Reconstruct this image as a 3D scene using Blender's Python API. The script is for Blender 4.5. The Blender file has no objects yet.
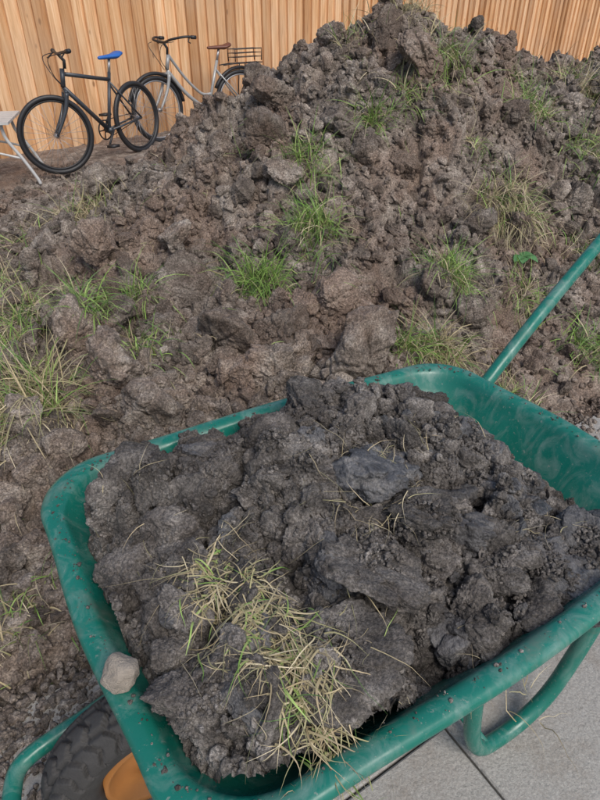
import bpy, math, random, bmesh
import numpy as np
from mathutils import Vector, Matrix
random.seed(7); rng=np.random.default_rng(11)
scene=bpy.context.scene
scene.view_settings.view_transform='Standard'; scene.view_settings.look='None'
scene.view_settings.exposure=0
COL=scene.collection

# ------------------------------------------------------------------ noise
_p=np.random.default_rng(3).permutation(256).astype(np.int64)
_g=np.random.default_rng(4).normal(size=(256,3)); _g/=np.linalg.norm(_g,axis=1)[:,None]
def perlin(x,y,z):
    xi=np.floor(x).astype(np.int64); yi=np.floor(y).astype(np.int64); zi=np.floor(z).astype(np.int64)
    xf=x-xi; yf=y-yi; zf=z-zi
    u=xf*xf*xf*(xf*(xf*6-15)+10); v=yf*yf*yf*(yf*(yf*6-15)+10); w=zf*zf*zf*(zf*(zf*6-15)+10)
    def c(i,j,k):
        h=_p[(_p[(_p[(xi+i)&255]+yi+j)&255]+zi+k)&255]; g=_g[h]
        return g[...,0]*(xf-i)+g[...,1]*(yf-j)+g[...,2]*(zf-k)
    l=lambda a,b,t:a+(b-a)*t
    return l(l(l(c(0,0,0),c(1,0,0),u),l(c(0,1,0),c(1,1,0),u),v),l(l(c(0,0,1),c(1,0,1),u),l(c(0,1,1),c(1,1,1),u),v),w)
def fbm(x,y,z,oct=4,gain=.5):
    s=0;a=1
    for o in range(oct):
        s=s+a*perlin(x*2**o+17.3*o,y*2**o-9.1*o,z*2**o+3.7*o); a*=gain
    return s
_r=np.random.default_rng(5).random((4096,6))
def chunky(x,y,scale,seed):
    """2D voronoi of tilted plates: returns plate height and edge distance"""
    px=x/scale; py=y/scale
    wx=.30*perlin(px*.9,py*.9,seed*1.7+0*px)+.10*perlin(px*4,py*4,seed*1.1+0*px); wy=.30*perlin(px*.9+31,py*.9,seed*2.3+0*px)+.10*perlin(px*4+9,py*4,seed*3.1+0*px)
    px=px+wx; py=py+wy
    xi=np.floor(px).astype(np.int64); yi=np.floor(py).astype(np.int64)
    f1=np.full(px.shape,9.); f2=np.full(px.shape,9.); hh=np.zeros(px.shape)
    for i in (-1,0,1):
        for j in (-1,0,1):
            cx=xi+i; cy=yi+j
            h=((cx*73856093)^(cy*19349663)^(seed*83492791))&4095
            r=_r[h]
            dx=px-(cx+r[...,0]); dy=py-(cy+r[...,1])
            d=np.sqrt(dx*dx+dy*dy)
            pl=(r[...,2]*2-1)+(r[...,3]*2-1)*dx*2.0+(r[...,4]*2-1)*dy*2.0
            m=d<f1
            f2=np.where(m,f1,np.minimum(f2,d)); f1=np.where(m,d,f1); hh=np.where(m,pl,hh)
    return hh,f2-f1
def sstep(a,b,x):
    t=np.clip((x-a)/(b-a),0,1); return t*t*(3-2*t)
class RBF:
    def __init__(s,pts,eps=.0,lam=1e-3):
        P=np.array(pts,float); s.P=P[:,:2]; n=len(P)
        D=np.sqrt(((s.P[:,None]-s.P[None])**2).sum(-1)+eps)
        A=np.zeros((n+1,n+1)); A[:n,:n]=D-lam*np.eye(n); A[:n,n]=1; A[n,:n]=1
        b=np.zeros(n+1); b[:n]=P[:,2]; s.w=np.linalg.solve(A,b); s.eps=eps
    def __call__(s,x,y):
        out=np.full(np.shape(x),s.w[-1],float)
        for (a,b),w in zip(s.P,s.w[:-1]): out+=w*np.sqrt((x-a)**2+(y-b)**2+s.eps)
        return out

# ------------------------------------------------------------------ mesh helpers
def mesh_from(name,V,F,mat=None,smooth=True):
    me=bpy.data.meshes.new(name); V=np.asarray(V,float)
    if isinstance(F,np.ndarray):
        n,k=F.shape
        me.vertices.add(len(V)); me.vertices.foreach_set('co',V.astype(np.float32).ravel())
        me.loops.add(n*k); me.loops.foreach_set('vertex_index',F.astype(np.int32).ravel())
        me.polygons.add(n); me.polygons.foreach_set('loop_start',np.arange(0,n*k,k,dtype=np.int32))
        me.polygons.foreach_set('loop_total',np.full(n,k,dtype=np.int32))
        me.update(calc_edges=True); me.validate()
    else:
        me.from_pydata([tuple(v) for v in V],[],[tuple(f) for f in F]); me.update()
    me.polygons.foreach_set('use_smooth',np.full(len(me.polygons),smooth))
    if mat: me.materials.append(mat)
    return me
def add_obj(name,V,F,mat=None,parent=None,smooth=True):
    ob=bpy.data.objects.new(name,mesh_from(name,V,F,mat,smooth)); COL.objects.link(ob)
    if parent: ob.parent=parent
    return ob
def empty(name,loc=(0,0,0),rz=0,rx=0):
    e=bpy.data.objects.new(name,None); COL.objects.link(e); e.location=loc; e.rotation_euler=(rx,0,rz); e.empty_display_size=.1
    return e
class MB:
    def __init__(s): s.V=[];s.F=[];s.n=0
    def add(s,V,F):
        V=np.asarray(V,float); s.V.append(V); s.F+= [tuple(int(i)+s.n for i in f) for f in F]; s.n+=len(V); return s
    def obj(s,name,mat,parent=None,smooth=True): return add_obj(name,np.vstack(s.V),s.F,mat,parent,smooth)
def catmull(P,n=8,closed=False):
    P=np.array(P,float); out=[]; N=len(P)
    for i in range(N if closed else N-1):
        if closed: a,b,c,d=P[(i-1)%N],P[i],P[(i+1)%N],P[(i+2)%N]
        else: a=P[max(i-1,0)];b=P[i];c=P[i+1];d=P[min(i+2,N-1)]
        for k in range(n):
            t=k/n
            out.append(.5*((2*b)+(-a+c)*t+(2*a-5*b+4*c-d)*t*t+(-a+3*b-3*c+d)*t**3))
    if not closed: out.append(P[-1])
    return np.array(out)
def tube(P,r,seg=12,smooth=0,closed=False,cap=True):
    P=np.array(P,float)
    if smooth: P=catmull(P,smooth,closed)
    n=len(P); R=np.full(n,r) if np.isscalar(r) else np.interp(np.linspace(0,1,n),np.linspace(0,1,len(r)),r)
    T=np.roll(P,-1,0)-np.roll(P,1,0) if closed else np.gradient(P,axis=0)
    T/=np.linalg.norm(T,axis=1)[:,None]+1e-12
    up=np.array([0,0,1.]) if abs(T[0][2])<.9 else np.array([1.,0,0])
    u=np.cross(T[0],up);u/=np.linalg.norm(u); V=[]
    for i in range(n):
        u=u-T[i]*np.dot(u,T[i]); u/=np.linalg.norm(u); v=np.cross(T[i],u)
        for k in range(seg):
            a=2*math.pi*k/seg; V.append(P[i]+R[i]*(math.cos(a)*u+math.sin(a)*v))
    F=[]
    for i in range(n if closed else n-1):
        for k in range(seg):
            j=(i+1)%n; F.append((i*seg+k,i*seg+(k+1)%seg,j*seg+(k+1)%seg,j*seg+k))
    if cap and not closed: F.append(tuple(range(seg))[::-1]); F.append(tuple((n-1)*seg+k for k in range(seg)))
    return np.array(V),F
def box(c,s,R=None):
    V=np.array([[x,y,z] for x in(-.5,.5) for y in(-.5,.5) for z in(-.5,.5)])*np.array(s)
    if R is not None: V=V@np.array(R).T
    return V+np.array(c),[(0,1,3,2),(4,6,7,5),(0,4,5,1),(2,3,7,6),(0,2,6,4),(1,5,7,3)]

# ------------------------------------------------------------------ materials
def newmat(name):
    m=bpy.data.materials.new(name); m.use_nodes=True; nt=m.node_tree
    return m,nt,nt.nodes['Principled BSDF']
def noise(nt,vec,scale,detail=4,rough=.55,dist=0):
    n=nt.nodes.new('ShaderNodeTexNoise'); n.inputs['Scale'].default_value=scale; n.inputs['Detail'].default_value=detail
    n.inputs['Roughness'].default_value=rough; n.inputs['Distortion'].default_value=dist
    if vec: nt.links.new(vec,n.inputs['Vector'])
    return n.outputs['Fac']
def ramp(nt,fac,stops):
    r=nt.nodes.new('ShaderNodeValToRGB'); el=r.color_ramp.elements
    while len(el)<len(stops): el.new(.5)
    for e,(p,c) in zip(el,stops):
        e.position=p; e.color=(c,c,c,1) if np.isscalar(c) else (*c,1)
    nt.links.new(fac,r.inputs['Fac']); return r.outputs['Color']
def mix(nt,fac,a,b,blend='MIX'):
    m=nt.nodes.new('ShaderNodeMix'); m.data_type='RGBA'; m.blend_type=blend
    for s,v in ((m.inputs[0],fac),(m.inputs[6],a),(m.inputs[7],b)):
        if hasattr(v,'links'): nt.links.new(v,s)
        elif np.isscalar(v): s.default_value=v
        else: s.default_value=(*v,1)
    return m.outputs[2]
def bump(nt,h,dist,strength=1,prev=None):
    b=nt.nodes.new('ShaderNodeBump'); b.inputs['Distance'].default_value=dist; b.inputs['Strength'].default_value=strength
    nt.links.new(h,b.inputs['Height'])
    if prev: nt.links.new(prev,b.inputs['Normal'])
    return b.outputs['Normal']
def simple(name,col,rough=.5,metal=0,var=.25,vs=12,bd=0):
    m,nt,p=newmat(name); tc=nt.nodes.new('ShaderNodeTexCoord').outputs['Object']
    n=noise(nt,tc,vs,5)
    c=mix(nt,n,tuple(v*(1-var) for v in col),tuple(min(1,v*(1+var)) for v in col))
    nt.links.new(c,p.inputs['Base Color']); p.inputs['Roughness'].default_value=rough; p.inputs['Metallic'].default_value=metal
    if bd: nt.links.new(bump(nt,noise(nt,tc,vs*8,4),bd),p.inputs['Normal'])
    return m
def soil(name,dark,mid,light,red,redamt,fs=1.0,wet=0.0,grain=1.0,bd=1.0,streak=False):
    m,nt,p=newmat(name); L=nt.links
    pos=nt.nodes.new('ShaderNodeNewGeometry').outputs['Position']
    oi=nt.nodes.new('ShaderNodeObjectInfo').outputs['Random']
    big=noise(nt,pos,2.2*fs,3,.6,.4); med=noise(nt,pos,13*fs,4,.68); fine=noise(nt,pos,150*fs,2,.75)
    c=ramp(nt,med,[(.33,dark),(.5,mid),(.64,light)])
    rf=ramp(nt,big,[(.45,0.),(.60,redamt)])
    c=mix(nt,rf,c,red)
    v=ramp(nt,fine,[(.34,1-.5*grain),(.52,1.0),(.68,1+.6*grain)]); c=mix(nt,1.,c,v,'MULTIPLY')
    o=ramp(nt,oi,[(0,.68),(.5,1.),(1,1.35)]); c=mix(nt,1.,c,o,'MULTIPLY')
    L.new(c,p.inputs['Base Color'])
    if wet>.4: rr=ramp(nt,med,[(.46,.90-wet),(.62,.80)])
    else: rr=ramp(nt,big,[(.42,.92),(.58,.92-wet)])
    L.new(rr,p.inputs['Roughness'])
    p.inputs['Specular IOR Level'].default_value=.2+wet*.6
    vec=pos
    if streak:
        mp=nt.nodes.new('ShaderNodeMapping'); mp.inputs['Scale'].default_value=(1,.25,.6); mp.inputs['Rotation'].default_value=(.3,.2,.7); L.new(pos,mp.inputs[0]); vec=mp.outputs[0]
    b=bump(nt,noise(nt,vec,50*fs,5,.78),.022*bd/fs,1.)
    L.new(b,p.inputs['Normal'])
    return m
M_mound=soil('mound_soil',(.135,.111,.093),(.250,.208,.174),(.410,.356,.305),(.25,.170,.126),.58,1.0,.15)
M_heap=soil('barrow_soil',(.080,.071,.064),(.175,.157,.141),(.325,.297,.269),(.115,.100,.090),.6,1.6,.3)
M_clay=soil('wet_clay',(.050,.050,.054),(.100,.100,.104),(.20,.19,.18),(.105,.092,.083),.6,1.6,.58,.65,.7,True)
def plantmat():
    m,nt,p=newmat('grass'); a=nt.nodes.new('ShaderNodeVertexColor'); a.layer_name='Col'
    nt.links.new(a.outputs['Color'],p.inputs['Base Color']); p.inputs['Roughness'].default_value=.6
    return m
M_grass=plantmat()
def greenpaint():
    m,nt,p=newmat('green_paint'); L=nt.links
    tc=nt.nodes.new('ShaderNodeNewGeometry').outputs['Position']
    base=mix(nt,noise(nt,tc,5,3),(.006,.120,.088),(.013,.185,.140))
    mp=nt.nodes.new('ShaderNodeMapping'); mp.inputs['Scale'].default_value=(1,1,.22); L.new(tc,mp.inputs[0])
    dust=ramp(nt,noise(nt,mp.outputs[0],20,6,.70,.8),[(.48,0.),(.74,.55)])
    c=mix(nt,dust,base,(.24,.33,.30))
    sm=ramp(nt,noise(nt,tc,8,6,.7),[(.56,0.),(.71,.6)]); c=mix(nt,sm,c,(.14,.15,.125))
    sc=ramp(nt,noise(nt,tc,130,3,.65),[(.64,0.),(.69,.5)]); c=mix(nt,sc,c,(.26,.28,.25))
    L.new(c,p.inputs['Base Color'])
    r=ramp(nt,noise(nt,tc,16,5,.65),[(.35,.14),(.65,.5)]); L.new(r,p.inputs['Roughness'])
    L.new(bump(nt,noise(nt,tc,9,3),.006,.5),p.inputs['Normal'])
    return m
M_green=greenpaint()
M_rubber=simple('rubber',(.042,.040,.039),.7,0,.5,30,.001)
M_orange=simple('orange_plastic',(.34,.14,.035),.5,0,.4)
def concrete():
    m,nt,p=newmat('concrete'); L=nt.links
    tc=nt.nodes.new('ShaderNodeNewGeometry').outputs['Position']
    c=mix(nt,noise(nt,tc,3,4),(.29,.278,.255),(.42,.40,.37)); c=mix(nt,1.,c,ramp(nt,noise(nt,tc,160,3,.7),[(.3,.7),(.7,1.25)]),'MULTIPLY')
    st=ramp(nt,noise(nt,tc,6,6,.75),[(.48,0.),(.68,.6)]); c=mix(nt,st,c,(.22,.185,.15))
    L.new(c,p.inputs['Base Color']); p.inputs['Roughness'].default_value=.85
    b=bump(nt,noise(nt,tc,70,5,.75),.006,.8); L.new(b,p.inputs['Normal'])
    return m
M_conc=concrete()
def wood():
    m,nt,p=newmat('fence_wood'); L=nt.links
    g=nt.nodes.new('ShaderNodeNewGeometry'); tc=nt.nodes.new('ShaderNodeTexCoord').outputs['Object']
    ri=g.outputs['Random Per Island']
    ad=nt.nodes.new('ShaderNodeVectorMath'); ad.operation='ADD'; L.new(tc,ad.inputs[0])
    cx=nt.nodes.new('ShaderNodeCombineXYZ'); mu=nt.nodes.new('ShaderNodeMath'); mu.operation='MULTIPLY'; mu.inputs[1].default_value=37; L.new(ri,mu.inputs[0])
    L.new(mu.outputs[0],cx.inputs[2]); L.new(mu.outputs[0],cx.inputs[0]); L.new(cx.outputs[0],ad.inputs[1])
    mp=nt.nodes.new('ShaderNodeMapping'); mp.inputs['Scale'].default_value=(1,1,.05); L.new(ad.outputs[0],mp.inputs[0])
    gr=noise(nt,mp.outputs[0],40,5,.6,.6)
    c=ramp(nt,gr,[(.3,(.54,.29,.135)),(.5,(.74,.45,.235)),(.7,(.85,.60,.37))])
    c=mix(nt,1.,c,ramp(nt,ri,[(0,(.64,.55,.46)),(.5,(.95,.92,.88)),(1,(1.12,1.16,1.22))]),'MULTIPLY')
    mp2=nt.nodes.new('ShaderNodeMapping'); mp2.inputs['Scale'].default_value=(1,1,.55); L.new(ad.outputs[0],mp2.inputs[0])
    kn=nt.nodes.new('ShaderNodeTexVoronoi'); kn.inputs['Scale'].default_value=5; L.new(mp2.outputs[0],kn.inputs['Vector'])
    kf=ramp(nt,kn.outputs['Distance'],[(.05,.8),(.10,0.)]); c=mix(nt,kf,c,(.25,.12,.05))
    wz=ramp(nt,noise(nt,tc,1.3,4,.6),[(.42,0.),(.66,.35)]); c=mix(nt,wz,c,(.52,.38,.27))
    L.new(c,p.inputs['Base Color']); p.inputs['Roughness'].default_value=.75
    L.new(bump(nt,gr,.003,.6),p.inputs['Normal'])
    return m
M_wood=wood()

# ------------------------------------------------------------------ terrain
E0=np.array([-.72,.77]); A=np.array([.842,.540]); A/=np.linalg.norm(A); NN=np.array([-A[1],A[0]])
ctrl=[(-2.6,-.5,-.05),(-.8,.6,-.04),(0,1.1,-.04),(.8,1.55,-.04),(1.6,2.1,-.04),(2.8,2.8,-.04),(0,0,-.05),(1.2,.6,-.05),(3,1.5,-.05),(-2,-1.5,-.05),
(-.95,1.0,.10),(-.5,1.35,.17),(-.2,1.62,.22),(.2,1.9,.25),(.5,2.0,.2),(1.2,2.45,.15),(2,2.95,.2),(-1.6,.7,.12),(-2.4,.4,.1),
(-.45,2.6,.48),(-.1,2.2,.36),(.5,3.0,.62),(.1,3.0,.66),(1.1,3.1,.50),(1.6,3.3,.52),(2.3,3.8,.65),(.55,3.5,1.08),(1.1,3.7,.93),(1.7,4.0,.84),
(.6,3.95,1.40),(.28,3.95,1.26),(0,3.9,1.12),(-.3,3.85,.96),(-.6,3.8,.80),(-1.15,3.5,.54),(-.75,3.1,.62),(.95,4.1,1.22),(1.2,4.3,1.08),(1.45,4.5,1.01),(2.2,5,1.0),(3,5.2,1.0),
(-1.46,2.6,.30),(-1.0,2.2,.38),(-2.2,2.1,.2),(-1.3,1.7,.26),(-1.75,3.3,.22),(-2.1,4.2,.02),(-3,4,0),(-3,2.5,.08),(-1.4,4.3,.18),(-.9,4.6,.36),
(-2.2,5.7,0),(-1.5,5.4,.03),(-1.75,6.65,.05),(-1.5,7.2,.06),(-.7,7.75,.08),(0,5.0,.75),(.6,5.2,1.0),(0,6.2,.2),(-.8,6,.1),(1,7,.35),(2.5,7,.6),(4,6.5,.7),(4.2,4.5,.8),(4,9,.3),(-3.5,6,0),(0,8.6,.1),(6,8,.4),(-4.5,3,0),(5,3,.4),(6,11,.1)]
base=RBF(ctrl,eps=.02)
def mound_h(x,y,detail=True):
    s=(x-E0[0])*NN[0]+(y-E0[1])*NN[1]
    s=s+.07*perlin(x*4,y*4,x*0+1.5)+.03*perlin(x*13,y*13,x*0+2.5)
    h=base(x,y)
    rel=np.clip(.38+h*1.5,.35,1.0)*(1-.6*sstep(4.8,6,y)*(1-sstep(-.4,.6,x)))
    c1,e1=chunky(x,y,.42,1); c2,e2=chunky(x,y,.17,2); c3,e3=chunky(x,y,.075,3)
    d=.085*fbm(x*1.6,y*1.6,x*0+.3,3)+.046*c1+.034*c2+.016*c3-.045*np.exp(-e1/.08)-.032*np.exp(-e2/.10)-.014*np.exp(-e3/.12)
    d=d+.016*fbm(x*14,y*14,x*0,3)+.010*fbm(x*45,y*45,x*0+8,2,.7)
    h=h+rel*d
    k=sstep(-.02,.14,s)
    return h*k+(-.07)*(1-k)
def axis(pts):
    out=[]
    for (a,b,d) in pts: out+=list(np.arange(a,b,d))
    return np.array(out)
gx=axis([(-12,-3.2,.25),(-3.2,-1.6,.022),(-1.6,1.9,.0095),(1.9,3.6,.022),(3.6,6,.06),(6,16,.3)])
gy=axis([(-1.5,.6,.05),(.6,3.2,.0095),(3.2,4.6,.013),(4.6,7.8,.03),(7.8,16,.2)])
X,Y=np.meshgrid(gx,gy); Z=mound_h(X,Y)
def gridF(ny,nx):
    i=np.arange(ny*nx).reshape(ny,nx)
    return np.stack([i[:-1,:-1],i[:-1,1:],i[1:,1:],i[1:,:-1]],-1).reshape(-1,4)
add_obj('soil_mound',np.stack([X,Y,Z],-1).reshape(-1,3),gridF(*X.shape),M_mound)
G=400.; add_obj('ground',[(-G,-G,-.12),(G,-G,-.12),(G,G,-.12),(-G,G,-.12)],[(0,1,2,3)],simple('ground_soil',(.12,.10,.06),.9,0,.4,.5),smooth=False)

# ------------------------------------------------------------------ clod variants
def ico(sub):
    bm=bmesh.new(); bmesh.ops.create_icosphere(bm,subdivisions=sub,radius=1)
    V=np.array([v.co[:] for v in bm.verts]); F=np.array([[v.index for v in f.verts] for f in bm.faces]); bm.free(); return V,F
ICO={k:ico(k) for k in (2,4,6)}
def cells(W,n,r):
    C=r.normal(size=(n,3)); C/=np.linalg.norm(C,axis=1)[:,None]; off=r.uniform(-1,1,n); tl=r.normal(size=(n,3))
    D=np.linalg.norm(W[:,None]-C[None],axis=2); o=np.argsort(D,axis=1)[:,:2]; i=np.arange(len(W)); d1=D[i,o[:,0]]; d2=D[i,o[:,1]]
    k=o[:,0]; sc=math.sqrt(4*math.pi/n)
    return off[k]+((W-C[k])*tl[k]).sum(1)/sc*1.1,(d2-d1)/sc
def clod(sub,seed,rough=1.0,planes=13,lump=1.0):
    V,F=ICO[sub]; r=np.random.default_rng(seed)
    n=r.normal(size=(planes,3)); n/=np.linalg.norm(n,axis=1)[:,None]; d=r.uniform(.58,1.0,planes)
    o=seed*7.7; x,y,z=V.T
    W=V+.14*np.stack([fbm(x*2+o,y*2,z*2,3),fbm(x*2,y*2+o,z*2,3),fbm(x*2,y*2,z*2+o,3)],-1)
    W/=np.linalg.norm(W,axis=1)[:,None]
    dot=W@n.T; rad=d/np.maximum(dot,.08); k=24
    R=-np.log(np.exp(-k*np.minimum(rad,3)).sum(1))/k; R=np.clip(R,.3,1.3)
    P=V*R[:,None]; x,y,z=P.T
    q=.10*fbm(x*1.9+o,y*1.9,z*1.9,2)
    if sub>2:
        a,e=cells(W,14,r); q=q+lump*(.070*a-.085*np.exp(-e/.09))
        q=q+rough*.06*fbm(x*7+o,y*7,z*7,3,.65)
    if sub>4:
        W2=V+.05*np.stack([perlin(x*8+o,y*8,z*8),perlin(x*8,y*8+o,z*8),perlin(x*8,y*8,z*8+o)],-1)
        a,e=cells(W2,110,r); q=q+rough*lump*(.026*a-.032*np.exp(-e/.14))
        q=q+rough*(.024*fbm(x*24+o,y*24,z*24,2,.7))
    P=P+V*q[:,None]
    return P,F
def variants(tag,mat,specs,mat2=None):
    c=bpy.data.collections.new(tag)
    for i,sp in enumerate(specs):
        V,F=clod(*sp)
        ob=bpy.data.objects.new(f'{tag}_{i:02d}',mesh_from(f'{tag}_{i:02d}',V,F,mat if i<22 else mat2)); c.objects.link(ob)
    return c
def scatter(name,coll,P,S,R,I):
    n=len(P); me=bpy.data.meshes.new(name); me.vertices.add(n); me.vertices.foreach_set('co',np.asarray(P,np.float32).ravel())
    a=me.attributes.new('scl','FLOAT_VECTOR','POINT'); a.data.foreach_set('vector',np.asarray(S,np.float32).ravel())
    a=me.attributes.new('rot','FLOAT_VECTOR','POINT'); a.data.foreach_set('vector',np.asarray(R,np.float32).ravel())
    a=me.attributes.new('idx','INT','POINT'); a.data.foreach_set('value',np.asarray(I,np.int32))
    ob=bpy.data.objects.new(name,me); COL.objects.link(ob)
    ng=bpy.data.node_groups.new(name+'_scatter','GeometryNodeTree')
    ng.interface.new_socket('Geometry',in_out='INPUT',socket_type='NodeSocketGeometry'); ng.interface.new_socket('Geometry',in_out='OUTPUT',socket_type='NodeSocketGeometry')
    gi=ng.nodes.new('NodeGroupInput'); go=ng.nodes.new('NodeGroupOutput'); iop=ng.nodes.new('GeometryNodeInstanceOnPoints')
    ci=ng.nodes.new('GeometryNodeCollectionInfo'); ci.inputs['Collection'].default_value=coll; ci.inputs['Separate Children'].default_value=True; ci.inputs['Reset Children'].default_value=True
    def na(nm,t):
        q=ng.nodes.new('GeometryNodeInputNamedAttribute'); q.data_type=t; q.inputs['Name'].default_value=nm
        return [o for o in q.outputs if o.enabled and o.name=='Attribute'][0]
    L=ng.links; L.new(gi.outputs[0],iop.inputs['Points']); L.new(ci.outputs[0],iop.inputs['Instance']); iop.inputs['Pick Instance'].default_value=True
    L.new(na('idx','INT'),iop.inputs['Instance Index']); L.new(na('scl','FLOAT_VECTOR'),iop.inputs['Scale'])
    er=ng.nodes.new('FunctionNodeEulerToRotation'); L.new(na('rot','FLOAT_VECTOR'),er.inputs[0]); L.new(er.outputs[0],iop.inputs['Rotation'])
    L.new(iop.outputs[0],go.inputs[0])
    md=ob.modifiers.new('scatter','NODES'); md.node_group=ng
    return ob
specs=[(6,100+i,1.0+.5*(i%3==0),8+i%5,1.0) for i in range(10)]+[(4,200+i,1.1,9,1.0) for i in range(6)]+[(2,300+i,1,8,1) for i in range(6)]
V_m=variants('mound_clod',M_mound,specs); V_h=variants('barrow_clod',M_heap,specs+[(6,430+i,.95,8+i%3,1.15) for i in range(6)],M_clay)

class HMap:
    """height of the soil surface including the clods lying on it"""
    def __init__(s,x0,x1,y0,y1,res,hf):
        s.x0,s.y0,s.res=x0,y0,res; gx=np.arange(x0,x1,res); gy=np.arange(y0,y1,res)
        s.X,s.Y=np.meshgrid(gx,gy); s.Z=hf(s.X,s.Y)
    def splat(s,P,S,rmin,kz=.8,kr=.85):
        for (x,y,z),sc in zip(P,S):
            r=float((sc[0]+sc[1])*.5*kr)
            if r<rmin: continue
            i0=max(0,int((x-r-s.x0)/s.res)); i1=int((x+r-s.x0)/s.res)+1; j0=max(0,int((y-r-s.y0)/s.res)); j1=int((y+r-s.y0)/s.res)+1
            if i1<=0 or j1<=0 or i0>=s.X.shape[1] or j0>=s.X.shape[0]: continue
            xx=s.X[j0:j1,i0:i1]; yy=s.Y[j0:j1,i0:i1]; q=1-((xx-x)**2+(yy-y)**2)/r**2
            zz=np.where(q>0,z+sc[2]*kz*np.sqrt(np.maximum(q,0)),-9); s.Z[j0:j1,i0:i1]=np.maximum(s.Z[j0:j1,i0:i1],zz)
    def __call__(s,x,y):
        i=np.clip(((np.asarray(x)-s.x0)/s.res).astype(int),0,s.X.shape[1]-1); j=np.clip(((np.asarray(y)-s.y0)/s.res).astype(int),0,s.X.shape[0]-1)
        return s.Z[j,i].copy()
P=[];S=[];I=[]
def put(x,y,size,emb=.25,an=None,hf=mound_h):
    n=len(x); z=hf(x,y)
    s=size[:,None]*rng.uniform(.7,1.25,(n,3)) if an is None else size[:,None]*an
    P.append(np.stack([x,y,z+size*emb],-1)); S.append(s)
    I.append(np.where(size>.028,rng.integers(0,10,n),np.where(size>.012,rng.integers(10,16,n),rng.integers(16,22,n))))
def region(n,x0=-2.6,x1=3.4,y0=.5,y1=6.2):
    x=rng.uniform(x0,x1,n*3); y=rng.uniform(y0,y1,n*3)
    s=(x-E0[0])*NN[0]+(y-E0[1])*NN[1]
    cl=perlin(x*1.8,y*1.8,x*0+4)+.25
    b=base(x,y)
    k=(s>.05)&(rng.random(len(x))<np.clip(.35+cl,0.1,1)*np.clip(.3+b*2,.25,1)); return x[k][:n],y[k][:n]
x,y=region(110,-1.8,3.0,1.2,5); put(x,y,rng.uniform(.055,.085,len(x)),.2)
x,y=region(1500); put(x,y,.030+.025*rng.random(len(x))**2,.25)
x,y=region(11000); put(x,y,.012+.018*rng.random(len(x))**2,.35)
x,y=region(50000); put(x,y,.004+.008*rng.random(len(x))**1.5,.3)
x,y=region(1300,-1.7,.3,.8,2.1); put(x,y,.012+.035*rng.random(len(x))**3,.3)
x,y=region(12000,-1.7,.3,.8,2.1); put(x,y,.003+.007*rng.random(len(x))**1.5,.3)
hero=[(-.46,2.39,.135),(-.30,2.08,.125),(-.08,2.08,.10),(.12,2.24,.095),(.235,1.95,.13),(-.66,1.82,.105),(-.10,1.88,.085),(.05,1.75,.06),(-.75,2.15,.08),(.38,2.75,.08),(-.05,2.62,.08),(-.88,2.5,.09),
(.75,2.35,.07),(.2,3.3,.11),(.62,3.55,.11),(.45,3.75,.10),(.85,3.75,.10),(-.15,3.55,.08),(1.1,2.95,.08),(-.2,3.2,.1),(1.5,3.3,.08),(.85,2.9,.08),(-.5,1.60,.08),(-1.0,1.35,.06),(-.75,1.15,.055),(-.88,1.55,.07)]
h=np.array(hero); put(h[:,0],h[:,1],h[:,2],.62,an=rng.uniform(.85,1.15,(len(h),3)))
t=rng.uniform(-.9,3.2,3500); sd=-np.abs(rng.normal(0,.09,3500))+.06
x=E0[0]+A[0]*t+NN[0]*sd; y=E0[1]+A[1]*t+NN[1]*sd
put(x,y,.003+.012*rng.random(3500)**4,.3,hf=lambda a,b:np.maximum(mound_h(a,b),0.0))
t=rng.uniform(-.9,.55,4500); sd=-np.abs(rng.normal(0,.2,4500))
x=E0[0]+A[0]*t+NN[0]*sd; y=E0[1]+A[1]*t+NN[1]*sd
put(x,y,.002+.014*rng.random(4500)**4,.3,hf=lambda a,b:np.maximum(mound_h(a,b),0.0))
P=np.vstack(P);S=np.vstack(S);I=np.concatenate(I)
scatter('soil_clods',V_m,P,S,rng.uniform(0,6.28,P.shape),I)
mound_top=HMap(-2.7,3.5,.4,6.3,.008,mound_h); mound_top.splat(P,S,.011)

# ------------------------------------------------------------------ patio
mb=MB(); W=.6
for i in range(-6,9):
    for j in range(-7,0):
        c=E0+A*((i+.5)*W+.28)+NN*((j+.5)*W)
        R=np.array([[A[0],NN[0],0],[A[1],NN[1],0],[0,0,1]])
        g=.006; hw=W/2-g/2; b=.004
        ring=lambda w,z:[(-w,-w,z),(w,-w,z),(w,w,z),(-w,w,z)]
        dz=random.uniform(-.001,.001)
        V=np.array(ring(hw,-.05)+ring(hw,-b)+ring(hw-b,0))@R.T+np.array([c[0],c[1],dz])
        F=[(8,9,10,11)]+[(a*4+k,a*4+(k+1)%4,(a+1)*4+(k+1)%4,(a+1)*4+k) for a in(0,1) for k in range(4)]
        mb.add(V,F)
mb.obj('patio',M_conc,smooth=False)
V=[E0+A*-4-NN*5,E0+A*6-NN*5,E0+A*6-NN*.01,E0+A*-4-NN*.01]
add_obj('patio_bedding',[(v[0],v[1],-.018) for v in V],[(0,1,2,3)],simple('mortar',(.16,.15,.13),.95,0,.4,40),smooth=False)

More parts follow.
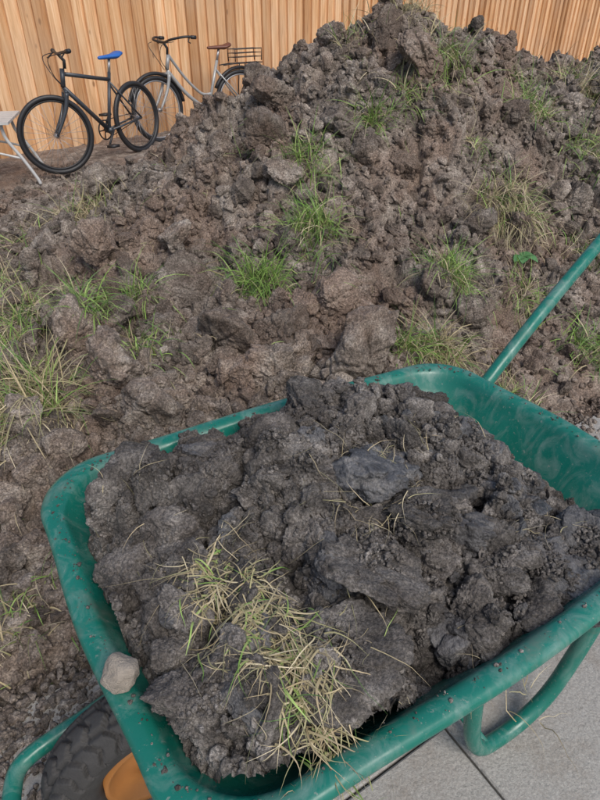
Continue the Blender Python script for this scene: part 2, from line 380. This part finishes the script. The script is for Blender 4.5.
# ------------------------------------------------------------------ wheelbarrow
wb=empty('wheelbarrow',(0,0,0))
RIM=.68
Q=np.array([(-.116,.224),(.781,.766),(.371,1.340),(-.538,.877)])
def inset(Q,d):
    L=[]
    for i in range(4):
        a,b=Q[i],Q[(i+1)%4]; t=(b-a)/np.linalg.norm(b-a); n=np.array([-t[1],t[0]]); L.append((a+n*d[i],t))
    out=[]
    for i in range(4):
        p,t=L[i-1]; q,u=L[i]
        M=np.array([t,-u]).T; s=np.linalg.solve(M,q-p); out.append(p+t*s[0])
    return np.array(out)
def rquad(Q,r,nc=14,ns=16,bulge=.012):
    out=[]; seg=[]
    for i in range(4):
        p=Q[i]; a=Q[i-1]-p; b=Q[(i+1)%4]-p; a/=np.linalg.norm(a); b/=np.linalg.norm(b)
        th=math.acos(np.dot(a,b)); d=r/math.tan(th/2); c=p+(a+b)/np.linalg.norm(a+b)*r/math.sin(th/2)
        s=p+a*d; e=p+b*d; a0=math.atan2(*(s-c)[::-1]); a1=math.atan2(*(e-c)[::-1])
        while a1<a0: a1+=2*math.pi
        seg.append(([c+r*np.array([math.cos(x),math.sin(x)]) for x in np.linspace(a0,a1,nc)]))
    for i in range(4):
        out+=seg[i]
        s=seg[i][-1]; e=seg[(i+1)%4][0]; t=(e-s)/np.linalg.norm(e-s); n=np.array([t[1],-t[0]])
        for k in range(1,ns):
            f=k/ns; out.append(s+(e-s)*f+n*bulge*math.sin(math.pi*f)**2)
    return np.array(out)
def level(d,r,z,bulge=.012):
    d=[d]*4 if np.isscalar(d) else d
    c=rquad(inset(Q,d),r,bulge=bulge); return np.column_stack([c,np.full(len(c),z)])
prof=[]
def lerp(a,b,t): return [x+(y-x)*t for x,y in zip(a,b)]
fl=[.19,.20,.19,.27]
for ang in np.linspace(-130,90,12):
    a=math.radians(ang); prof.append(level(.013-.013*math.cos(a),.13,RIM-.013+.013*math.sin(a)))
prof.append(level(.022,.125,RIM+.001)); prof.append(level(.032,.12,RIM-.002)); prof.append(level(.039,.115,RIM-.009))
i0=[.043]*4
for k in range(0,9):
    t=k/8; prof.append(level(lerp(i0,fl,t*.9),.112+.02*t,RIM-.02-.24*t))
prof.append(level(lerp(i0,fl,.96),.12,RIM-.272)); prof.append(level(fl,.11,RIM-.278)); prof.append(level([x+.06 for x in fl],.07,RIM-.28,0))
n=len(prof[0]); V=np.vstack(prof); F=[]
for i in range(len(prof)-1):
    for k in range(n): F.append((i*n+k,i*n+(k+1)%n,(i+1)*n+(k+1)%n,(i+1)*n+k))
F.append(tuple((len(prof)-1)*n+k for k in range(n)))
tray=add_obj('tray',V,F,M_green,wb)
so=tray.modifiers.new('thick','SOLIDIFY'); so.thickness=.002; so.offset=-1
AX=np.array([.875,.485]);AX/=np.linalg.norm(AX); PX=np.array([-AX[1],AX[0]])
C0=inset(Q,[0]*4).mean(0)
def wp(a,l,z):
    p=C0+AX*a+PX*l; return (p[0],p[1],z)
WZ=.20; WL=.020
wa=-.475
r=.0175
for sgn,nm in ((1,'frame_tube_far'),(-1,'frame_tube_near')):
    pts=[wp(wa-.255,WL,.20),wp(wa-.252,WL+sgn*.05,.20),wp(wa-.22,WL+sgn*.10,.205),wp(wa-.10,WL+sgn*.125,.21),wp(wa,WL+sgn*.13,.235),wp(wa+.15,sgn*.14,.30),wp(-.15,sgn*.17,.365),wp(.1,sgn*.20,.375),wp(.32,sgn*.235,.42),wp(.47,sgn*.26,.51),wp(.58,sgn*.285,.60),wp(.85,sgn*.345,.765),wp(1.25,sgn*.43,.985)]
    Vt,Ft=tube(pts,r,16,8); add_obj(nm,Vt,Ft,M_green,wb)
    Vt,Ft=tube([wp(1.13,sgn*.4045,.919),wp(1.25,sgn*.43,.985),wp(1.27,sgn*.434,.996)],.0215,14,4); add_obj('grip',Vt,Ft,M_rubber,wb)
    o=.145
    lg=[wp(o-.01,sgn*.215,.39),wp(o-.01,sgn*.235,.26),wp(o+.005,sgn*.245,.12),wp(o+.04,sgn*.25,.040),wp(o+.10,sgn*.25,.020),wp(o+.18,sgn*.25,.035),wp(o+.25,sgn*.25,.10),wp(o+.30,sgn*.25,.26),wp(o+.33,sgn*.25,.45)]
    Vt,Ft=tube(lg,.0185,16,8); add_obj('leg',Vt,Ft,M_green,wb)
Vt,Ft=tube([wp(.20,-.25,.040),wp(.20,.25,.040)],.011,12); add_obj('cross_bar',Vt,Ft,M_green,wb)
Vt,Ft=tube([wp(wa,WL-.13,WZ),wp(wa,WL+.13,WZ)],.010,12); add_obj('axle',Vt,Ft,simple('steel',(.4,.4,.4),.4,.8),wb)
RW=np.array([[AX[0],PX[0],0],[AX[1],PX[1],0],[0,0,1]])
for sgn in(1,-1):
    add_obj('axle_bracket',*box(wp(wa,WL+sgn*.12,.21),(.05,.006,.06),RW),M_green,wb,False)
nth,nph=720,64; th=np.linspace(0,2*np.pi,nth,endpoint=False); ph=np.linspace(0,2*np.pi,nph,endpoint=False)
TH,PH=np.meshgrid(th,ph,indexing='ij')
R0=.145; rw=.055
PW=np.where(PH>np.pi,PH-2*np.pi,PH); crown=np.cos(PH)
k=TH*30/(2*np.pi)
zz=(k+.5*np.abs(((PW/.9)%1)-.5)*2)%1
groove=(zz<.22)|(np.abs(np.abs(PW)-.38)<.055)
tread=crown>.05
disp=np.where(tread,np.where(groove,-.009,.002),-.002)
rad=R0+(rw+disp)*crown; lat=(rw+disp)*np.sin(PH)
V=np.stack([rad*np.cos(TH),lat,rad*np.sin(TH)],-1).reshape(-1,3)
idx=np.arange(nth*nph).reshape(nth,nph)
Ft=np.stack([idx,np.roll(idx,-1,1),np.roll(np.roll(idx,-1,1),-1,0),np.roll(idx,-1,0)],-1).reshape(-1,4)
WC=np.array(wp(wa,WL,WZ))
add_obj('tyre',V@RW.T+WC,Ft,M_rubber,wb)
def lathe(prof,n=64):
    V=[];F=[];m=len(prof)
    for i in range(n):
        a=2*math.pi*i/n
        for (rr,l) in prof: V.append((rr*math.cos(a),l,rr*math.sin(a)))
    for i in range(n):
        for k in range(m-1): F.append((i*m+k,i*m+k+1,((i+1)%n)*m+k+1,((i+1)%n)*m+k))
    return np.array(V),F
V,F=lathe([(.001,.05),(.02,.05),(.022,.02),(.05,.012),(.075,.018),(.088,.036),(.097,.040),(.097,-.040),(.088,-.036),(.075,-.018),(.05,-.012),(.022,-.02),(.02,-.05),(.001,-.05)])
add_obj('wheel_hub',V@RW.T+WC,F,M_orange,wb)

# ------------------------------------------------------------------ heap in barrow
hc=[(-.42,.80,.65),(-.36,.66,.655),(-.22,.46,.66),(-.12,.37,.67),(0,.37,.675),(.1,.42,.665),(.25,.5,.63),(.35,.56,.60),(.52,.66,.61),(.65,.74,.60),
(-.40,.88,.68),(-.2,.99,.68),(0,1.08,.69),(.18,1.17,.67),(.30,1.18,.61),(.42,1.1,.56),(.52,.95,.56),(.62,.82,.58),
(-.27,.78,.72),(-.12,.66,.72),(0,.6,.725),(-.02,.8,.75),(.06,.96,.755),(.2,.85,.73),(.27,.7,.68),(.42,.75,.635),(.35,.95,.67),(.15,.55,.68),(-.12,.52,.71),(-.03,.45,.705),(.22,1.02,.715),(.5,.82,.61)]
hbase=RBF(hc,eps=.002)
def heap_h(x,y):
    c1,e1=chunky(x,y,.12,11); c2,e2=chunky(x,y,.055,12); c3,e3=chunky(x,y,.022,13)
    d=.022*c1+.014*c2+.006*c3-.026*np.exp(-e1/.07)-.015*np.exp(-e2/.10)-.005*np.exp(-e3/.12)+.010*fbm(x*14,y*14,x*0+5,3)+.005*fbm(x*80,y*80,x*0+6,2,.7)
    d=d-.08*np.exp(-(((x-.19)/.05)**2+((y-.51)/.035)**2))
    return hbase(x,y)+d
clipQ=rquad(inset(Q,[.054,.078,.052,.054]),.10)
def inside(poly,x,y):
    r=np.zeros(x.shape,bool); n=len(poly)
    for i in range(n):
        a,b=poly[i],poly[(i+1)%n]
        c=((a[1]>y)!=(b[1]>y))&(x<(b[0]-a[0])*(y-a[1])/(b[1]-a[1]+1e-12)+a[0]); r^=c
    return r
hx=np.arange(-.6,.85,.0024); hy=np.arange(.2,1.4,.0024); X,Y=np.meshgrid(hx,hy); Z=heap_h(X,Y)
ins=inside(clipQ,X,Y); F=gridF(*X.shape); ok=ins.ravel()[F].all(1); F=F[ok]
use=np.unique(F); mp=np.full(X.size,-1); mp[use]=np.arange(len(use))
V=np.stack([X,Y,Z],-1).reshape(-1,3)[use]
add_obj('soil_heap',V,mp[F],M_heap)
P=[];S=[];I=[]
def hreg(n,d=.0):
    q=rquad(inset(Q,[.064+d,.09+d,.062+d,.062+d]),.09)
    x=rng.uniform(-.6,.85,n*4); y=rng.uniform(.2,1.4,n*4); k=inside(q,x,y); return x[k][:n],y[k][:n]
x,y=hreg(125,.03); put(x,y,rng.uniform(.024,.044,len(x)),.08,hf=heap_h)
n=len(x); cl=rng.random(n)<np.clip((x+.10)*1.4,.10,.55); I[-1]=np.where(cl,rng.integers(22,28,n),rng.integers(0,10,n))
x,y=hreg(750,.01); put(x,y,.011+.013*rng.random(len(x))**1.5,.25,hf=heap_h); n=len(x); cl=rng.random(n)<np.clip(x+.08,.05,.4); I[-1]=np.where(cl,rng.integers(22,28,n),rng.integers(0,10,n))
x,y=hreg(5000); put(x,y,.004+.007*rng.random(len(x))**1.8,.3,hf=heap_h); I[-1]=rng.integers(10,16,len(x))
x,y=hreg(35000); put(x,y,.0013+.0026*rng.random(len(x))**1.5,.3,hf=heap_h); I[-1]=rng.integers(16,22,len(x))
hs=[(-.36,.90,.048,0),(.13,.82,.075,1),(.20,.70,.066,0),(.30,.74,.058,1),(.42,.69,.052,1),(.52,.76,.048,1),(.47,.65,.046,1),(.38,.61,.045,0),(.04,.475,.070,0),(-.12,.42,.060,0),(-.27,.66,.05,0),(.02,1.00,.05,0),(.22,1.04,.050,1),(.33,.9,.055,1),(-.30,.80,.05,0),(.60,.80,.043,1),(.28,.56,.040,0),(-.05,.88,.055,0),(.10,.62,.07,0),(.43,.84,.045,1)]
h=np.array(hs); put(h[:,0],h[:,1],h[:,2],.06,hf=heap_h,an=np.tile([1.2,1.0,.66],(len(h),1))); nn=len(h); I[-1]=np.where(h[:,3]>0,rng.integers(22,28,nn),rng.integers(0,10,nn))
hidx=len(np.vstack(P))
Pb=np.vstack(P);Sb=np.vstack(S)
heap_top=HMap(-.6,.85,.2,1.4,.0025,heap_h); heap_top.splat(Pb,Sb,.006)
straw_top=HMap(-.6,.85,.2,1.4,.0025,heap_h); straw_top.splat(Pb,Sb,.006,.92,.95)
x,y=hreg(20000); put(x,y,.0012+.0036*rng.random(len(x))**2.5,-.1,hf=heap_top); I[-1]=rng.integers(16,22,len(x))
ro=rquad(inset(Q,[.025]*4),.12)
rx=ro[rng.integers(0,len(ro),500)]+rng.normal(0,.006,(500,2)); put(rx[:,0],rx[:,1],.0008+.0025*rng.random(500)**4,.3,hf=lambda a,b:a*0+RIM); I[-1]=rng.integers(16,22,500)
P=np.vstack(P);S=np.vstack(S);I=np.concatenate(I); R=rng.uniform(0,6.28,P.shape)
R[hidx-nn:hidx,:2]=rng.normal(0,.35,(nn,2))
scatter('soil_clods_in_barrow',V_h,P,S,R,I)
V,F=clod(6,901,.25,70,.15); add_obj('stone',V*np.array([.037,.034,.030])+np.array([-.240,.455,.703]),F,simple('stone_grey',(.30,.26,.215),.85,0,.4,60,.003))

# ------------------------------------------------------------------ grass
GR=[(.13,.27,.04),(.20,.36,.06),(.08,.19,.035),(.27,.40,.10)]; ST=[(.44,.36,.21),(.56,.48,.32),(.35,.28,.17),(.32,.30,.15)]
top_h=mound_top
class Blades:
    def __init__(s): s.V=[];s.F=[];s.C=[];s.n=0
    def clump(s,x,y,n,spread,L,el,droop,w,straw,az=None,azs=3.2,drape=False,dz=-.006,K=7,curl=.25):
        bx=x+rng.normal(0,spread,n); by=y+rng.normal(0,spread,n); bz=top_h(bx,by)+dz
        if not drape: bz=np.minimum(bz,np.median(bz)+.04)
        a=rng.uniform(0,6.283,n) if az is None else az+rng.normal(0,azs,n)
        e=np.radians(rng.normal(el,14,n)); l=L*rng.uniform(.4,1.15,n)
        d=np.stack([np.cos(a)*np.cos(e),np.sin(a)*np.cos(e),np.sin(e)],-1)
        p=np.stack([bx,by,bz],-1); dr=droop*rng.uniform(.4,1.6,n); tw=rng.normal(0,curl,(n,3)); tw[:,2]*=.3
        pts=[p]; dirs=[d]
        for k in range(1,K):
            d=d+(tw+rng.normal(0,curl*.6,(n,3)))/K*1.6; d[:,2]-=dr/K*1.8; d/=np.linalg.norm(d,axis=1)[:,None]
            p=p+d*(l/(K-1))[:,None]
            if drape:
                g=top_h(p[:,0],p[:,1])+.002; lift=np.clip(g-p[:,2],0,.03); p=p.copy(); p[:,2]+=lift; d=d.copy(); d[:,2]+=np.where(lift>0,.25,0)
            pts.append(p); dirs.append(d)
        side=np.cross(dirs[0],np.array([0,0,1.])+rng.normal(0,.5,(n,3))); side/=np.linalg.norm(side,axis=1)[:,None]
        ww=w*rng.uniform(.6,1.3,n)
        V=np.zeros((n,K,2,3))
        for k in range(K):
            f=ww*(1-(k/(K-1))**1.6*.9)*.5
            V[:,k,0]=pts[k]-side*f[:,None]; V[:,k,1]=pts[k]+side*f[:,None]
        st=rng.random(n)<straw
        col=np.where(st[:,None],np.array(ST)[rng.integers(0,4,n)],np.array(GR)[rng.integers(0,4,n)])*rng.uniform(.7,1.25,(n,1))
        C=np.ones((n,K,2,4)); C[...,:3]=col[:,None,None,:]
        rt=np.linspace(1,0,K)[None,:,None,None]**3; C[...,:3]=C[...,:3]*(1-rt*.6)+np.array((.35,.30,.16))*rt*.6
        b=s.n+np.arange(n)[:,None]*(2*K)+np.arange(K-1)[None]*2
        F=np.stack([b,b+1,b+3,b+2],-1).reshape(-1,4)
        s.V.append(V.reshape(-1,3)); s.F.append(F); s.C.append(C.reshape(-1,4)); s.n+=n*K*2
    def obj(s,name,parent=None):
        ob=add_obj(name,np.vstack(s.V),np.vstack(s.F),M_grass,parent)
        a=ob.data.color_attributes.new('Col','FLOAT_COLOR','POINT'); a.data.foreach_set('color',np.vstack(s.C).astype(np.float32).ravel()); return ob
gb=Blades()
tufts=[(-1.10,3.12,330,.075,.19,.75),(.05,3.05,220,.05,.19,.2),(.06,2.66,320,.055,.21,.15),(-.17,2.44,330,.05,.23,.08),(.36,3.28,180,.035,.22,.25),(.80,3.62,200,.06,.20,.3),(1.31,3.72,250,.065,.19,.35),
(1.05,3.08,450,.085,.22,.75),(.66,2.50,330,.05,.22,.2),(.58,2.15,240,.045,.24,.85),(1.62,3.58,220,.08,.20,.4),(1.80,4.35,280,.12,.22,.75),(-.67,2.26,130,.025,.20,.05),(-.80,2.08,170,.05,.18,.12),
(-.93,1.70,620,.075,.25,.65),(-.56,1.93,90,.045,.14,.15),(.43,2.10,170,.035,.20,.15),(1.30,2.35,230,.06,.17,.2),(.62,3.92,320,.10,.17,.97),(.56,3.42,140,.04,.16,.4),(1.04,2.58,150,.04,.17,.3),(.84,2.0,190,.06,.15,.6),(-.74,.98,100,.05,.10,.4),(-.82,.88,70,.06,.08,.6),(-1.12,2.12,300,.09,.19,.5),(-.25,3.3,60,.05,.13,.5),(.3,3.75,60,.05,.14,.5),(-1.3,2.5,140,.08,.16,.6),(1.5,3.0,120,.07,.15,.4),(.9,3.3,70,.05,.14,.3),(-1.35,2.9,120,.08,.16,.7),(1.3,4.1,120,.06,.16,.5),(-.95,1.25,70,.06,.10,.6)]
for (x,y,n,sp,L,st) in tufts: gb.clump(x,y,int(n*1.15),sp,L*1.15,60,1.1,.0044,st,az=-1.6,azs=1.8)
for (x,y,n) in [(1.05,3.05,260),(.58,2.12,260),(-.95,1.66,320),(-1.1,3.05,180),(1.8,4.3,120),(-1.15,2.1,120)]: gb.clump(x,y,n,.08,.24,5,1.2,.003,1,az=-1.6,azs=.6,drape=True,curl=.5)
for _ in range(560):
    x,y=region(1,-2.,3,.9,4.6)
    if len(x): gb.clump(x[0],y[0],int(rng.integers(1,8)),.025,.12,25,.6,.003,.8,curl=.6)
gb.obj('grass_tufts')
top_h=straw_top
sb=Blades()
for (x,y,n,sp) in [(-.13,.60,60,.024),(-.105,.57,80,.022),(-.080,.53,70,.028),(-.05,.50,85,.026),(-.035,.465,60,.020),(-.01,.43,90,.026),(.02,.395,70,.024),(.045,.37,50,.022),(-.10,.49,25,.03)]:
    sb.clump(x,y,n,sp,.090,5,.9,.0022,.88,az=-1.0,azs=1.25,drape=True,dz=.004,K=12,curl=1.0)
for (x,y,n) in [(-.13,.60,26),(.02,.38,12),(-.05,.50,12),(0,.43,8),(-.14,.56,12)]: sb.clump(x,y,n,.02,.085,30,1.7,.0034,.5,az=-1.0,azs=1.6,dz=.003,K=10,curl=.6)
for (x,y,n) in [(.17,.82,34),(.13,.72,24),(.06,.75,14),(.3,.5,16),(.1,.66,14),(-.3,.75,12),(.3,.95,10),(.45,.75,8),(-.2,.6,14),(.08,.5,14)]: sb.clump(x,y,n,.04,.08,4,.5,.0013,.97,drape=True,dz=.003,K=10,curl=.8)
sb.obj('dry_grass_clump')
mbw=MB()
for k in range(6):
    a=k*1.15-1.9; L=.075; V=[];F=[]
    for i in range(7):
        t=i/6; w=.027*math.sin(math.pi*min(1,t*.95+.03))
        c=np.array([math.cos(a)*L*t,math.sin(a)*L*t,.03+.05*t-.06*t*t]); s=np.array([-math.sin(a),math.cos(a),0])
        V+=[c-s*w+np.array([0,0,.006]),c,c+s*w+np.array([0,0,.006])]
    for i in range(6): F+=[(i*3,i*3+1,i*3+4,i*3+3),(i*3+1,i*3+2,i*3+5,i*3+4)]
    mbw.add(V,F)
o=mbw.obj('weed_plant',simple('weed_leaf',(.08,.20,.07),.55)); o.location=(1.08,2.78,float(mound_top([1.08],[2.78])[0]))

# ------------------------------------------------------------------ fence
fe=empty('wooden_fence',(-3.0,6.6,0),math.radians(38))
mb=MB(); pitch=.128; Hf=2.0
for i in range(-45,130):
    x=i*pitch; w=.150; j=random.uniform(-.008,.004); hh=Hf+random.uniform(-.01,.01)
    V=[(x,-.050+j,-.1),(x+w,-.012,-.1),(x+w,-.004,-.1),(x,-.018+j,-.1)]; V=V+[(a,b,hh) for a,b,_ in V]
    V=np.array(V); V[4:,0]+=random.uniform(-.006,.006)
    mb.add(V,[(0,1,5,4),(1,2,6,5),(2,3,7,6),(3,0,4,7),(4,5,6,7),(3,2,1,0)])
mb.obj('boards',M_wood,fe,False)
mb=MB()
for z in (.35,1.0,1.7): mb.add(*box((5.3,.045,z),(23,.07,.09)))
for i in range(9): mb.add(*box((-6+i*2.7,.135,.95),(.1,.08,2.1)))
mb.obj('rails_and_posts',M_wood,fe,False)

# ------------------------------------------------------------------ bicycles
M_blk=simple('black_parts',(.02,.02,.022),.5); M_sil=simple('silver_parts',(.40,.40,.41),.4,.7)
def rot_z(V,c,a):
    V=np.array(V)-c; R=np.array([[math.cos(a),-math.sin(a),0],[math.sin(a),math.cos(a),0],[0,0,1]]); return V@R.T+c
def bicycle(loc,ang,steer,framecol,saddlecol,lean=0,step=False,rack=False,guard=False):
    e=empty('bicycle',loc,ang,lean)
    fm=simple('bike_frame',framecol,.35,.2); sm=simple('saddle',saddlecol,.5)
    piv=np.array([.93,0,0]); st=lambda V:rot_z(V,piv,steer)
    RA=.33
    for nm,cx,f in(('rear_wheel',0,lambda V:V),('front_wheel',1.05,st)):
        C=np.array([cx,0,RA]); a=np.linspace(0,2*np.pi,64,endpoint=False)
        circ=lambda r,y=0:np.stack([C[0]+r*np.cos(a),np.full(64,y),C[2]+r*np.sin(a)],-1)
        V,F=tube(circ(RA-.022),.022,10,closed=True); add_obj(nm+'_tyre',f(V),F,M_blk,e)
        V,F=tube(circ(RA-.050),.009,8,closed=True); add_obj(nm+'_rim',f(V),F,M_sil if step else M_blk,e)
        m=MB()
        for k in range(28):
            b=2*math.pi*k/28; s=1 if k%2 else -1; h=C+np.array([.02*math.cos(b+.9*s),.03*s,.02*math.sin(b+.9*s)])
            m.add(*tube([h,C+np.array([(RA-.055)*math.cos(b),0,(RA-.055)*math.sin(b)])],.0016,5))
        m.add(*tube([C+np.array([0,-.05,0]),C+np.array([0,.05,0])],.018,10))
        m.V=[f(v) for v in m.V]; m.obj(nm+'_spokes',M_sil,e)
        if guard:
            b=np.linspace(.15*math.pi,1.15*math.pi,24) if cx==0 else np.linspace(.1*math.pi,.95*math.pi,24)
            Gd=np.array([[C[0]+(RA+.02)*math.cos(q),0,C[2]+(RA+.02)*math.sin(q)] for q in b]); V,F=tube(Gd,.018,8); V[:,1]*=1.4
            add_obj(nm+'_mudguard',f(V),F,M_blk,e)
    bb=np.array([.43,0,.28]); stt=np.array([.27,0,.76]); ht=np.array([.84,0,.84]); hb=np.array([.875,0,.70])
    m=MB()
    if step: m.add(*tube([hb,(.70,0,.48),(.52,0,.33),bb],.020,12,6)); m.add(*tube([ht,(.68,0,.62),(.50,0,.45),(.37,0,.44)],.015,12,6))
    else: m.add(*tube([hb,bb],.020,12)); m.add(*tube([ht+np.array([0,0,-.04]),(.285,0,.70)],.017,12))
    m.add(*tube([bb,stt],.016,12)); m.add(*tube([ht,hb],.021,12))
    for s in(-1,1):
        m.add(*tube([bb+np.array([0,s*.03,0]),(0,s*.06,RA)],.010,8)); m.add(*tube([(.30,s*.012,.68),(0,s*.06,RA)],.009,8))
    m.add(*tube([bb+np.array([0,-.04,0]),bb+np.array([0,.04,0])],.024,12)); m.obj('frame',fm,e)
    m=MB()
    for s in(-1,1): m.add(*tube([(.885,s*.055,.66),(.93,s*.055,.52),(1.05,s*.055,RA)],[.020,.017,.011],10,4))
    m.add(*tube([(.885,-.06,.665),(.885,.06,.665)],.016,10)); m.V=[st(v) for v in m.V]; m.obj('fork',fm,e)
    m=MB(); m.add(*tube([ht,(.83,0,.90),(.87,0,.955)],.014,10))
    if step: B=[(.66,-.29,.99),(.78,-.27,1.0),(.88,-.16,.98),(.87,0,.955),(.88,.16,.98),(.78,.27,1.0),(.66,.29,.99)]
    else: B=[(.84,-.33,.975),(.86,-.15,.965),(.87,0,.955),(.86,.15,.965),(.84,.33,.975)]
    m.add(*tube(B,.012,10,5))
    for s in(-1,1):
        q=np.array(B[0 if s<0 else -1]); q2=np.array(B[1 if s<0 else -2]); m.add(*tube([q,q+(q2-q)*.45],.018,10)); m.add(*tube([q+(q2-q)*.6,q+(q2-q)*.4+np.array([.05,0,-.04]),q+(q2-q)*.1+np.array([.06,0,-.05])],.006,6))
    m.V=[st(v) for v in m.V]; m.obj('handlebar',M_blk,e)
    m=MB()
    for s in(-1,1): m.add(*tube([(.88,s*.2,.96),(.98,s*.12,.93),(.95,s*.03,.80),(.88,s*.03,.70)],.0035,5,5))
    m.V=[st(v) for v in m.V]; m.obj('cables',M_blk,e)
    m=MB(); m.add(*tube([stt,(.235,0,.87)],.0135,10)); m.obj('seat_post',M_sil,e)
    prof=[(-.14,.03,.03),(-.12,.072,.045),(-.06,.078,.05),(0,.05,.042),(.07,.024,.035),(.13,.018,.03),(.145,.008,.02)]
    V=[];F=[];k=12
    for (sx,w,t) in prof:
        for q in range(k): b=2*math.pi*q/k; V.append((.23+sx,w*math.cos(b),.885+t*.5*math.sin(b)+.02*(sx<-.1)))
    for i in range(len(prof)-1):
        for q in range(k): F.append((i*k+q,i*k+(q+1)%k,(i+1)*k+(q+1)%k,(i+1)*k+q))
    F+= [tuple(range(k))[::-1],tuple(range((len(prof)-1)*k,len(prof)*k))]; add_obj('saddle',V,F,sm,e)
    m=MB(); a=np.linspace(0,2*np.pi,32,endpoint=False)
    m.add(*tube(np.stack([bb[0]+.085*np.cos(a),np.full(32,-.05),bb[2]+.085*np.sin(a)],-1),.007,6,closed=True))
    for q in range(5): b=q*1.2566; m.add(*tube([bb+np.array([0,-.05,0]),bb+np.array([.085*math.cos(b),-.05,.085*math.sin(b)])],.006,6))
    for s in(-1,1):
        d=np.array([.12*s,0,-.12*s]); m.add(*tube([bb+np.array([0,s*.06,0]),bb+d+np.array([0,s*.075,0])],.010,8)); m.add(*box(bb+d+np.array([0,s*.125,0]),(.08,.09,.022)))
    for dz in(.04,-.04): m.add(*tube([(0,-.05,RA+dz),(bb[0],-.05,bb[2]+dz*2.1)],.004,5))
    a=np.linspace(0,2*np.pi,20,endpoint=False); m.add(*tube(np.stack([.04*np.cos(a),np.full(20,-.05),RA+.04*np.sin(a)],-1),.006,6,closed=True))
    m.obj('drivetrain',M_blk,e)
    if rack:
        m=MB()
        for s in(-1,1): m.add(*tube([(.22,s*.05,.71),(.1,s*.065,.72),(-.28,s*.065,.72)],.006,6)); m.add(*tube([(-.05,s*.065,.72),(0,s*.07,RA)],.006,6)); m.add(*tube([(-.22,s*.065,.72),(0,s*.07,RA)],.006,6))
        for q in range(5): m.add(*tube([(.05-q*.08,-.065,.72),(.05-q*.08,.065,.72)],.005,6))
        for s in(-1,1): m.add(*tube([(.08,s*.08,.74),(.08,s*.09,.86),(-.26,s*.09,.86),(-.26,s*.08,.74)],.006,6))
        for z in(.78,.82,.86): m.add(*tube([(.08,-.09,z),(.08,.09,z),(-.26,.09,z),(-.26,-.09,z)],.004,6,closed=True))
        m.obj('luggage_rack',M_blk,e)
    return e
bicycle((-1.64,6.66,.03),math.radians(-117),math.radians(-32),(.055,.062,.072),(.02,.12,.42),lean=math.radians(4))
bicycle((-.68,7.76,.02),math.radians(-146),math.radians(12),(.34,.34,.33),(.14,.05,.03),lean=math.radians(3),step=True,rack=True,guard=True)

gt=empty('garden_table',(-2.82,5.65,0),math.radians(12)); M_wht=simple('white_tube',(.50,.50,.49),.4)
m=MB()
for s in(-1,1):
    m.add(*tube([(.46,s*.22,0.0),(.44,s*.22,.06),(.36,s*.22,.22),(.27,s*.22,.38),(.25,s*.22,.50)],.014,10,6))
    m.add(*tube([(-.46,s*.22,0.0),(-.44,s*.22,.06),(-.36,s*.22,.22),(-.27,s*.22,.38),(-.25,s*.22,.50)],.014,10,6))
    m.add(*tube([(-.36,s*.22,.22),(0,s*.22,.30),(.36,s*.22,.22)],.010,8,5))
for x in(-.25,.25): m.add(*tube([(x,-.22,.49),(x,.22,.49)],.012,8))
m.obj('legs',M_wht,gt)
m=MB()
for q in range(6): m.add(*box((0,-.25+q*.1,.515),(.66,.085,.02)))
m.obj('table_top',M_wht,gt,False)

# ------------------------------------------------------------------ light, camera
w=bpy.data.worlds.new('World'); scene.world=w; w.use_nodes=True; nt=w.node_tree
sk=nt.nodes.new('ShaderNodeTexSky'); sk.sky_type='NISHITA'; sk.sun_disc=False
el=math.radians(50); az=math.radians(150)
sk.sun_elevation=el; sk.sun_rotation=az; sk.dust_density=2.5; sk.air_density=1.0
nt.links.new(sk.outputs[0],nt.nodes['Background'].inputs[0]); nt.nodes['Background'].inputs[1].default_value=.15
sd=Vector((math.sin(az)*math.cos(el),math.cos(az)*math.cos(el),math.sin(el)))
ld=bpy.data.lights.new('sun','SUN'); ld.energy=2.1; ld.angle=math.radians(32); ld.color=(1,.95,.88)
lo=bpy.data.objects.new('sun',ld); COL.objects.link(lo); lo.rotation_euler=(-sd).to_track_quat('-Z','Y').to_euler(); lo.location=(0,0,10)
cam=bpy.data.cameras.new('camera'); cam.lens=27; cam.sensor_width=36; cam.sensor_fit='AUTO'; cam.clip_end=1000; cam.clip_start=.02
co=bpy.data.objects.new('camera',cam); COL.objects.link(co); co.location=(0,0,1.46); co.rotation_euler=(math.radians(55.4),0,0); scene.camera=co
